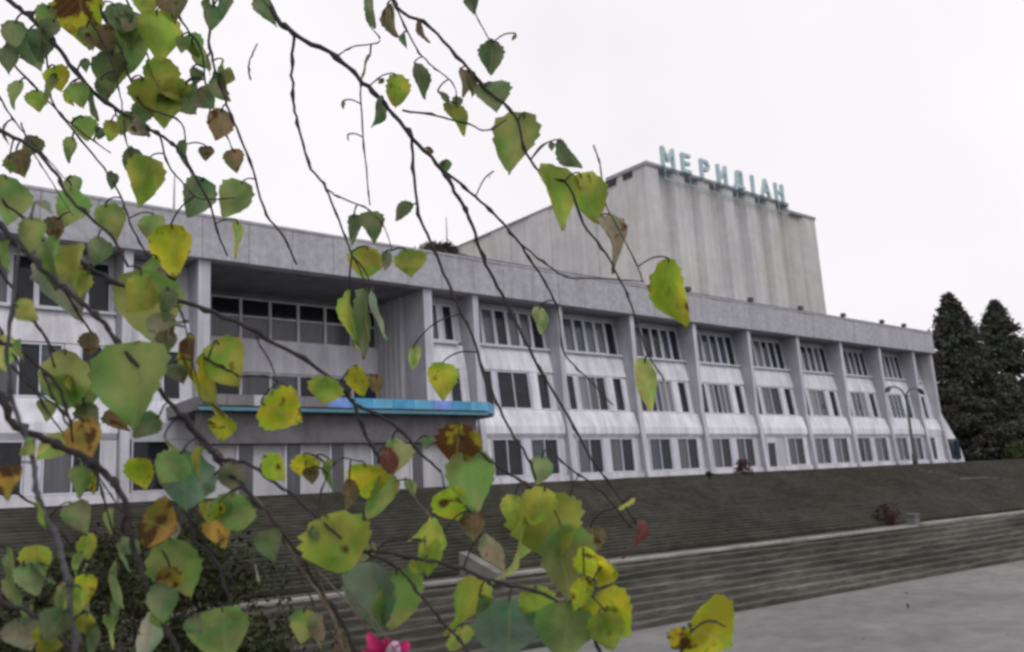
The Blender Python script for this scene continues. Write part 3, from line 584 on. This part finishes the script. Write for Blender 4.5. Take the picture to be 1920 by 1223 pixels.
BR = [
 ([(470,-60),(515,30),(550,62),(632,108),(680,155),(730,205),(775,262),(828,318),(860,370),(880,410),(905,480),(940,550),(985,640),(1020,705),(1070,790),(1110,860),(1160,930),(1195,985)], 1.35,1.15, 5.2,1.8,'bark', [(-1.38,.97,5.2),(-.6,1.1,5.1)]),
 ([(828,318),(880,360),(926,402),(964,445),(998,493),(1026,537),(1046,582),(1057,661),(1094,702),(1150,760)],1.29,1.2,3,1.3,'bark',None),
 ([(970,452),(1029,500),(1062,519),(1110,522),(1156,524),(1205,528)],1.24,1.2,2,.9,'bark',None),
 ([(772,262),(776,330),(785,400),(806,451),(840,527),(861,579),(885,627),(909,709),(930,754),(964,820),(985,850),(1005,900)],1.3,1.1,3,2.4,'bark',None),
 ([(720,-40),(745,15),(806,51),(868,117),(909,165),(964,215),(988,290),(1025,335),(1060,340),(1094,420),(1136,475),(1156,513),(1180,561),(1195,613),(1218,668),(1245,715)],1.3,1.15,3.2,1.6,'bark',[(-1.38,1.0,5.6),(-.2,1.3,5.3)]),
 ([(735,0),(765,62),(792,106),(823,134),(852,160),(856,195)],1.3,1.3,2,1,'bark',None),
 ([(755,207),(820,218),(875,232),(912,245),(950,225)],1.31,1.2,2.3,1.2,'bark',None),
 ([(551,60),(548,130),(550,190),(560,240),(584,316),(611,354),(635,412),(650,450),(660,480)],1.35,1.25,3,1.8,'bark',None),
 ([(611,354),(640,372),(690,393),(720,425),(735,470)],1.31,1.25,1.8,1.,'bark',None),
 ([(676,155),(676,165),(681,257),(688,330),(694,385)],1.33,1.3,1.8,1.3,'bark',None),
 ([(632,105),(660,88),(712,77),(690,40),(700,-5)],1.34,1.4,1.5,1.2,'bark',None),
 ([(-80,-60),(20,5),(60,35),(103,82),(151,148),(213,203),(264,233),(299,254),(330,275),(360,320),(391,380),(412,445),(426,480)],1.5,1.3,5,1.6,'bark',[(-1.4,.95,4.4)]),
 ([(299,254),(316,310),(345,345),(372,372),(440,372)],1.4,1.3,2,1,'bark',None),
 ([(-60,215),(0,244),(62,281),(106,326),(124,364),(178,415),(213,448),(240,500)],1.2,1.1,4,2.4,'bark',[(-1.4,.92,3.9)]),
 ([(89,90),(95,185),(151,261),(203,326),(227,371),(245,420),(275,480)],1.48,1.3,2,1.8,'bark',None),
 ([(213,203),(237,268),(255,310),(270,335)],1.45,1.4,1.6,.8,'bark',None),
 ([(388,-50),(391,79),(405,134),(422,185),(443,240),(474,319),(501,405),(532,445),(556,496)],1.4,1.3,2.6,2,'bark',[(-1.4,1.,5.0),(-.5,1.3,5.0)]),
 ([(300,-60),(340,40),(375,90),(385,150),(395,210),(430,265),(440,310)],1.5,1.45,2.4,1.,'bark',[(-1.4,1.,4.9),(-.6,1.2,4.9)]),
 ([(180,-60),(190,20),(225,90),(245,150),(270,200),(340,230),(350,300),(372,360)],1.5,1.4,3,1.,'bark',[(-1.4,1.,4.8),(-.8,1.2,4.6)]),
 ([(-80,370),(0,427),(58,482),(100,525),(155,568),(192,606),(227,650),(290,720),(335,775),(385,828),(412,868),(453,906),(487,947),(522,988),(563,1043),(601,1112),(650,1180),(672,1250)],.95,.85,5.2,3.4,'bark',[(-1.42,.92,3.7)]),
 ([(330,768),(372,820),(420,862),(460,868),(529,915),(597,971),(640,1010)],.91,.85,4,2.6,'bark',None),
 ([(405,840),(448,905),(487,945),(530,1010),(575,1080),(620,1150),(650,1240)],.9,.84,3.2,3,'bark_light',None),
 ([(522,985),(560,990),(600,1000)],.88,.85,2,1.2,'bark_light',None),
 ([(563,1043),(600,1075),(650,1130),(700,1200),(715,1250)],.86,.84,2,2,'bark_light',None),
 ([(150,490),(225,535),(330,565),(402,585),(501,637),(584,682),(645,733),(665,757),(713,780),(758,815),(779,841),(827,885)],1.0,1.05,4.6,2.4,'bark',None),
 ([(665,757),(682,805),(700,840),(717,870),(735,905)],1.03,1.03,3.6,2.6,'bark',None),
 ([(-60,615),(0,642),(21,647),(69,685),(110,725),(127,781),(165,840)],.9,.9,4,2.4,'bark',[(-1.42,.92,3.35)]),
 ([(-70,700),(0,750),(31,800),(82,824),(137,848),(192,882),(220,916),(237,957),(254,1043),(275,1095),(299,1157),(326,1208),(345,1260)],.85,.8,7.5,4.5,'bark',[(-1.42,.92,3.2)]),
 ([(60,400),(35,470),(25,565),(15,680),(32,780),(60,845),(67,900),(72,940),(106,1012),(124,1078),(130,1146),(144,1240)],.8,.7,3,6.5,'bark_grey',None),
 ([(-60,1085),(0,1126),(62,1150),(127,1208),(160,1260)],.75,.72,5,4,'bark',[(-1.4,.9,3.0)]),
 ([(34,561),(65,606),(89,640),(103,690)],.9,.9,3.2,2,'bark',None),
 ([(21,685),(62,730),(127,781),(137,830)],.88,.88,3,2,'bark',None),
 ([(381,671),(422,692),(453,705),(500,706),(540,725)],1.0,1.0,3,1.4,'bark',None),
 ([(480,625),(484,640),(508,682),(520,720)],1.0,1.0,2.2,1,'bark',None),
 ([(650,1045),(686,1035),(703,1034),(779,1047),(868,1067),(909,1085),(960,1098),(1012,1112),(1057,1136),(1094,1153),(1108,1181),(1135,1250)],.95,.85,3,3.8,'bark',None),
 ([(703,1034),(730,1014),(775,1010),(800,1015)],.95,.95,2,1.4,'bark',None),
 ([(1085,1150),(1090,1120),(1101,1112),(1130,1140),(1160,1165)],.87,.85,2.6,1.4,'bark',None),
 ([(686,1036),(744,1064),(772,1095),(800,1130),(833,1170),(861,1198),(890,1250)],.94,.85,2.6,3,'bark',None),
 ([(860,815),(899,848),(943,882),(978,903),(1010,925)],1.07,1.05,2.2,3,'bark',None),
 ([(1030,840),(1060,872),(1094,896),(1136,930),(1184,990)],1.15,1.12,1.8,2,'bark',None),
 ([(735,905),(765,900),(779,937),(806,968),(830,1000)],1.03,1.,1.8,1.5,'bark_light',None),
 ([(357,960),(362,1009),(398,1043),(426,1112),(440,1160)],.95,.9,3,2.4,'bark',None),
 ([(237,957),(230,1000),(260,1010),(290,1020)],.82,.85,3,1.5,'bark',None),
 ([(1113,272),(1125,309),(1135,378),(1165,440),(1195,500),(1207,530)],1.25,1.2,1.6,1.4,'bark_light',None),
 ([(880,-20),(893,30),(915,70),(925,90)],1.3,1.25,1.6,1,'bark',None),
 ([(470,150),(466,125),(474,100),(483,82)],1.4,1.4,1.8,1.2,'bark',None),
 ([(590,1000),(610,900),(640,860),(672,865)],.95,1.,1.5,1.2,'bark',None),
 ([(1270,1240),(1290,1190),(1330,1165),(1360,1175)],.85,.85,3,1.6,'bark',[(.6,1.2,2.6)]),
]
for b in BR: branch(*b)
rt = random.Random(21)
def strand(x, y, L, ang, d, r, mt='bark', curve=25):
    pts = []; a = ang; c = rt.uniform(-curve, curve)/5
    for i in range(6):
        pts.append((x, y)); x += math.cos(math.radians(a))*L/5; y += math.sin(math.radians(a))*L/5; a += c+rt.uniform(-7,7)
    branch(pts, d, d*rt.uniform(.93,1.07), r, r*.45, mt, None)
for x, y, L, a, d, r, mt in [(-30,60,330,48,1.5,2.6,'bark'),(-20,150,240,60,1.4,2,'bark'),(-30,330,300,52,1.2,3,'bark'),(-30,460,330,58,1.05,3.4,'bark'),(-30,560,300,62,.95,3.2,'bark'),
      (-20,880,330,40,.9,3,'bark'),(80,700,300,66,.95,2.6,'bark'),(120,540,280,60,1.1,2.6,'bark'),(180,880,300,75,.9,2.4,'bark'),(40,230,200,70,1.35,1.6,'bark'),
      (560,1045,260,58,.86,2.2,'bark_light'),(580,1050,240,64,.87,2,'bark_light'),(600,1040,280,52,.88,2,'bark_light'),(545,1030,260,70,.86,1.8,'bark_light'),(100,1000,260,72,.8,2.6,'bark_light'),
      (170,40,240,60,1.45,2,'bark'),(230,-20,240,70,1.5,2.2,'bark'),(330,560,200,70,1.,1.8,'bark'),(-30,1000,260,35,.85,2.4,'bark'),(300,880,280,60,.95,2.4,'bark')]:
    strand(x, y, L, a, d, r, mt)
# leaf shapes
def leafmesh(seed):
    r = random.Random(seed); n = 13; half = []; ex = r.uniform(.55,.85); po = r.uniform(.7,1.05)
    for i in range(n+1):
        t = i/n
        w = .47*(math.sin(math.pi*t**ex))**po*(1-.1*t) if 0 < t < 1 else 0
        w = {0:0}.get(i, w)
        if 0 < i < n: w *= 1+(.07 if i % 2 else -.04)+r.uniform(-.05,.05)
        half.append((w, t - (.03 if i % 2 else 0)))
    vs = []; fs = []; curl = r.choice([-.12,.1,.25,.5])*r.uniform(.7,1.2); fold = r.uniform(.05,.5); tw = r.uniform(-.45,.45); bend = r.uniform(-.12,.12)
    for i, (w, t) in enumerate(half):
        zc = -curl*t*t
        for sgn in (-1, -.5, 0, .5, 1):
            ww = w*sgn; vs.append((ww+bend*math.sin(math.pi*t), t if abs(sgn) == 1 else i/n, zc+fold*abs(ww)*(1-.35*abs(ww))+tw*ww*t+.035*math.sin(8*t+sgn*2.4+seed)))
    for i in range(n):
        for j in range(4):
            a = i*5+j; fs.append((a, a+1, a+6, a+5))
    m = MB(); m.add(vs, fs); me = m.mesh('leaf_shape', smooth=True, fix=False); me.materials.append(M['leaf']); return me
LM = [leafmesh(i) for i in range(18)]
CAMR, CAMU, CAMF = R @ Vector((1,0,0)), R @ Vector((0,1,0)), R @ Vector((0,0,-1))
COL = {'G': (.31,.37,.12,.0), 'g': (.36,.41,.19,.0), 'D': (.2,.235,.12,.1), 'O': (.42,.45,.08,.12), 'Y': (.56,.53,.04,.4), 'y': (.56,.56,.16,.15), 'B': (.25,.17,.1,.5), 'P': (.2,.29,.22,0.),
       'T': (.56,.33,.07,.7), 'S': (.5,.45,.03,.9), 'K': (.36,.32,.22,.4), 'R': (.23,.075,.08,.3), 'W': (.5,.52,.42,.1)}
def nearest(x, y):
    best = None
    for o, Q in branches:
        for q in Q:
            v = (R.transposed() @ (q-EYE))
            if v.z > -.2: continue
            px = 960+FPX*v.x/-v.z; py = 611.5-FPX*v.y/-v.z; dd = (px-x)**2+(py-y)**2
            if best is None or dd < best[0]: best = (dd, o, q, -v.z, px, py)
    return best
pet = {}
nleaf = [0]
def leaf(cx, cy, w, h, ang=None, c='G', phi=None):
    """centre, apparent width and length in the picture; ang = direction of the tip, degrees from straight down"""
    if ang is None: ang = random.uniform(-22,22)
    w *= 1.14; h *= 1.1
    a = math.radians(ang); dx, dy = math.sin(a), math.cos(a)      # picture y runs down
    bx, by = cx-dx*h*.5, cy-dy*h*.5
    dd, o, q, dep, px, py = nearest(bx, by)
    d = dep*random.uniform(.985,1.015)
    L = h*d/FPX*1.02; Wd = max(w/h, .78); c_phi = min(1, (w/h)/Wd); ph = math.acos(c_phi)*random.choice((-1,1))+random.uniform(-.12,.12)
    tilt = random.uniform(-.3,.3)
    A = (CAMR*dx - CAMU*dy + CAMF*tilt).normalized(); Nn = (-CAMF - A*(-CAMF).dot(A)).normalized()
    Nn = Matrix.Rotation(ph, 3, A) @ Nn; Xd = A.cross(Nn)
    base = at(bx, by, d)
    L2 = L*math.sqrt(1+tilt*tilt)
    mw = Matrix((Xd, A, Nn)).transposed().to_4x4(); mw.translation = base
    ob = bpy.data.objects.new('leaf', LM[random.randrange(len(LM))]); C.objects.link(ob)
    ob.parent = o
    ob.matrix_parent_inverse = Matrix.Identity(4)
    # branch objects only carry an offset back to the world origin of their thing
    ob.matrix_basis = mw @ Matrix.Diagonal((L2*Wd*1.08, L2, L2, 1))
    k = COL[c]; jv = random.uniform(.85,1.18); jh = random.uniform(.92,1.09)
    ob.color = (k[0]*jv*jh, k[1]*jv, k[2]*jv/jh, k[3]+random.uniform(-.1,.15))
    nleaf[0] += 1
    mid = q.lerp(base, .55)+Vector((0,0,.15*(q-base).length)); rr = .001*max(.7,d)
    pet.setdefault(o, MB()).tube(catmull([q, mid, base, base+A*L*.1], 3), rr*1.1, 4)
LV = """150 25 88 105 0 S|60 100 55 60 20 D|25 70 45 60 -10 D|238 95 80 95 8 G|298 68 62 88 5 O|325 8 55 60 0 B|205 135 50 72 -8 D|222 35 50 55 20 D|190 78 50 50 30 B|362 85 36 42 20 G|160 122 18 22 0 D|108 148 44 46 15 Y|137 182 26 38 25 O|35 178 34 52 -10 G|70 188 36 36 0 O|176 198 30 58 12 D|155 240 40 42 5 G|268 338 64 84 -18 O|246 300 18 42 -6 D|272 178 48 62 10 O|300 140 60 62 -10 O|292 192 60 70 12 B|318 215 50 62 0 O|228 152 50 56 -16 G|352 190 54 48 30 D|386 186 48 40 40 D|410 235 34 58 -12 B|440 300 34 38 10 B|386 288 26 26 0 B|428 143 28 20 70 G|366 142 14 32 12 D|274 245 18 22 0 D|345 290 28 52 -5 D|372 372 44 72 -15 D|440 375 54 72 -25 G|445 448 34 62 0 y|425 2 62 26 80 D|493 18 32 54 12 D|40 308 50 50 20 B|15 378 50 90 5 G|130 388 40 72 -5 G|15 110 40 50 0 D|95 60 40 44 -20 D|280 15 44 50 0 O|255 60 46 60 -12 G|330 170 40 44 22 O|262 215 36 40 -18 D|395 120 14 36 8 D
695 25 24 62 8 D|735 42 26 62 15 B|690 125 14 46 -10 D|742 168 35 54 4 O|711 212 12 56 -14 D|782 150 16 60 8 D|793 60 14 46 22 B|864 155 22 50 -5 B|884 156 22 46 12 B|885 8 24 34 5 D|922 106 44 56 -4 D|925 186 62 60 12 D|968 268 76 108 -16 G|850 225 30 64 22 O|832 190 12 40 30 D|856 192 18 20 0 D|1038 373 72 118 6 O|1102 372 58 92 18 O|1150 450 44 92 30 K|1060 292 12 60 24 D|1033 275 10 16 0 D|662 430 22 52 -4 D|696 425 40 52 10 D|755 395 26 42 -60 D|685 492 62 54 -10 O|764 493 56 48 10 O|724 490 18 34 0 K|648 600 46 104 -6 O|690 605 34 118 4 D|705 590 12 90 8 W|672 716 40 56 5 Y|706 722 28 38 20 B|830 716 44 66 0 Y|776 672 20 42 0 y|603 738 56 62 -12 O|1255 548 48 116 2 Y|1212 722 22 92 3 y|1012 602 22 50 0 g
325 470 72 92 4 Y|120 530 96 128 10 K|95 490 50 90 -15 G|150 500 60 80 12 O|268 575 112 128 4 G|265 722 136 150 2 G|122 712 88 102 0 G|368 708 62 148 6 S|400 720 34 110 18 Y|430 680 78 88 30 O|415 805 46 46 -10 Y|525 776 82 74 60 Y|162 825 50 74 12 T|220 790 46 50 20 B|170 645 36 42 0 B|315 640 38 40 0 D|60 440 50 60 0 G|20 480 40 60 10 G|100 430 40 46 -30 B|140 350 30 40 20 G|185 470 30 50 0 D|210 340 16 30 0 D
28 905 50 60 0 T|262 892 50 62 0 Y|340 905 104 112 -4 P|325 875 60 60 -30 G|300 985 86 66 70 T|335 1068 92 108 15 G|318 1085 44 44 0 T|436 962 80 72 0 G|400 1002 30 60 20 T|632 1016 112 100 20 O|20 1135 60 112 0 g|160 1105 22 92 -6 g|120 1130 24 70 10 g|280 1192 90 40 75 W|425 1186 92 90 10 G|18 1065 40 72 0 G|570 876 46 46 0 Y|586 892 30 30 0 B|60 1085 40 60 30 g|45 1190 70 60 20 K|95 1205 60 40 60 O|210 1090 18 80 -14 g|235 1040 16 56 20 g|300 1130 40 70 10 D|180 1200 40 60 0 D
684 905 66 66 0 Y|736 862 48 74 0 g|858 832 76 72 -6 S|886 902 72 104 8 G|850 952 60 70 25 Y|812 1020 80 48 80 O|815 1046 60 30 75 O|780 1066 28 30 0 O|690 1125 92 130 -6 P|752 1132 76 122 8 G|870 1140 54 110 -4 O|862 1205 36 62 -8 y|1030 985 124 112 10 O|985 1045 56 160 -2 y|1055 1055 90 134 4 G|1010 950 60 70 -20 O|955 1182 112 112 0 P|1150 1150 100 88 40 Y|1135 1185 60 70 20 O|1110 1070 60 88 20 Y|1060 1182 98 98 -8 G|1005 1130 60 60 0 O|1332 1192 120 86 62 Y|1272 1202 50 50 -20 S|640 1216 60 32 80 B|728 872 22 62 10 R|720 932 26 82 -5 G|1194 1010 28 66 -2 R|1112 1010 40 46 10 B|1012 882 38 52 -10 g|925 1035 30 70 30 K|905 1150 30 60 10 D|1085 1110 40 60 -30 Y|960 960 30 60 -10 O|800 830 22 24 0 D|885 985 40 50 10 B|655 925 20 50 0 B"""
for ln in LV.replace('\n', '|').split('|'):
    q = ln.split(); leaf(*[float(v) for v in q[:5]], q[5])
# smaller leaves, thin in front of the sky, thicker low down
def scatter(n, x0, x1, y0, y1, s0, s1, cols, seed, keep=None):
    r = random.Random(seed); k = 0; tries = 0
    while k < n and tries < n*20:
        tries += 1; x, y = r.uniform(x0,x1), r.uniform(y0,y1)
        if keep and not keep(x, y): continue
        bb = nearest(x, y)
        if bb[0] > 60**2: continue
        s = r.uniform(s0,s1); leaf(x, y, s*r.uniform(.25,.95), s, r.gauss(0,24), r.choice(cols)); k += 1
scatter(34, 0, 430, 0, 330, 24, 56, 'DGOGKD', 1, lambda x,y: y < 330-.3*x)
scatter(24, 0, 330, 380, 860, 34, 70, 'GOKDyG', 2)
scatter(42, 0, 640, 860, 1223, 26, 60, 'GDOYDKG', 3)
scatter(12, 640, 1180, 880, 1223, 24, 48, 'OgGyY', 4)
scatter(8, 600, 980, 0, 420, 10, 26, 'DB', 5)
for o, mb in pet.items():
    mb.build('petiole', M['bark'], o, kind='stuff', smooth=True, fix=False)
# ------------------------------------------------------------------ pink flower at the lower edge, growing on the knoll
fp = at(735, 1235, .85)
F = empty('pink_flower', (fp.x, fp.y, 1.9), 'magenta flower with a pale striped petal at the bottom edge under the leaves', 'flower')
m = MB(); m.tube(catmull([Vector((fp.x-.02, fp.y, 1.75)), Vector((fp.x+.02, fp.y, 2.3)), fp-Vector((0,0,.012))], 5), .002, 6); m.build('stem', M['stem'], F, smooth=True)
def petal(a, tip, w, L, mt):
    m = MB(); vs = []; n = 7; out = CAMR*math.cos(a)+CAMU*math.sin(a); side = CAMF.cross(out); 
    for i in range(n+1):
        t = i/n; ww = w*math.sin(math.pi*(.08+.84*t))**.7
        c = fp+out*L*t-CAMF*(tip*math.sin(t*1.9)*L)
        for s in (-1,-.4,.4,1): vs.append(c+side*ww*s*.5+(-CAMF)*(.25*ww*abs(s)))
    m.add(vs, [(i*4+j, i*4+j+1, (i+1)*4+j+1, (i+1)*4+j) for i in range(n) for j in range(3)]); m.build('petal', M[mt], F, smooth=True, fix=False)
for i, (a, L) in enumerate([(15,.02),(50,.027),(75,.022),(100,.024),(125,.037),(155,.03),(200,.022),(250,.022),(300,.022),(340,.022)]):
    petal(math.radians(a), .3+.1*(i % 3), .015, L, 'petal_white' if i in (2,) else 'petal')
m = MB(); m.tube([fp-CAMF*.002, fp-CAMF*.012], [.005,.003], 8); m.build('flower_centre', M['tuft'], F)
# small bird on the plaza: one skinned body, with beak, eyes, tail and legs as parts
g = onZ(1703, 1141, 0)
bd = empty('bird', (g.x, g.y, 0), 'tiny dark bird standing on the grey plaza near the stairs', 'bird')
def blob(name, secs, m, k=10):   # rings (x along the body, z, half width, half height)
    mb = MB(); vs = []
    for (x, z, w_, h_) in secs:
        for q in range(k):
            a = 2*math.pi*q/k; vs.append((g.x+math.cos(a)*w_*.6+x*.8, g.y+math.cos(a)*w_*-.8+x*.6, z+math.sin(a)*h_))
    fs = [(i*k+q, i*k+(q+1)%k, (i+1)*k+(q+1)%k, (i+1)*k+q) for i in range(len(secs)-1) for q in range(k)]
    fs += [tuple(range(k-1,-1,-1)), tuple((len(secs)-1)*k+q for q in range(k))]
    mb.add(vs, fs); return mb.build(name, m, bd, smooth=True)
M['feather'] = mat('dark brown feathers', (.03,.027,.025), rough=.8, var=.4, scale=60)
M['belly'] = mat('bird beak and legs', (.12,.09,.07), rough=.7)
blob('body', [(-.062,.062,.006,.005),(-.045,.06,.02,.018),(-.02,.056,.031,.028),(.01,.06,.034,.031),(.034,.074,.027,.026),(.046,.088,.02,.019),(.058,.098,.021,.02),(.07,.1,.017,.016),(.08,.098,.006,.006)], M['feather'])
blob('tail', [(-.055,.063,.011,.005),(-.085,.072,.013,.004),(-.115,.08,.015,.003)], M['feather'])
blob('beak', [(.078,.097,.005,.005),(.086,.095,.003,.003),(.094,.093,.0008,.0008)], M['belly'])
for s_ in (-1, 1):
    mb = MB(); ox = g.x+s_*.009; oy = g.y-s_*.012
    mb.tube([(ox, oy, .035), (ox-.004, oy-.003, .018), (ox, oy, .003)], .002, 5); mb.tube([(ox,oy,.003),(ox+.014,oy+.01,.002)], .0016, 4); mb.tube([(ox,oy,.003),(ox+.008,oy+.016,.002)], .0016, 4)
    mb.build('leg', M['belly'], bd)
# fallen leaves on the plaza
M['dry'] = mat('dry leaf', (.09,.065,.04), rough=.8, var=.4, scale=2)
r9 = random.Random(4)
def fallen(px, py, sz, lab, grp=None):
    q = onZ(px, py, .012); o = bpy.data.objects.new('fallen_leaf', r9.choice(FL)); C.objects.link(o)
    prop(o, lab, 'leaf', grp); o.location = q; o.rotation_euler = (r9.uniform(-.3,.5), r9.uniform(-.3,.3), r9.uniform(0,6)); o.scale = (sz, sz*1.1, sz)
FL = []
for k in (1, 5, 8):
    me = LM[k].copy(); me.materials.clear(); me.materials.append(M['dry']); FL.append(me)
fallen(1696, 1112, .13, 'dark fallen leaf on the grey plaza just behind the bird')
for px, py, lab in [(1490,1185,'tiny dry leaf on the plaza nearest the yellow leaf cluster'),(1748,1137,'tiny dry leaf on the plaza just right of the bird'),
      (1620,1200,'tiny dry leaf at the bottom edge of the plaza below the bird'),(1860,1085,'tiny dry leaf on the plaza close to the stairs at the right edge'),(1890,1190,'tiny dry leaf in the lower right corner of the plaza')]:
    fallen(px, py, .055, lab, 'dry leaves scattered on the plaza')
print('leaves', nleaf[0], 'objects', len(C.objects))
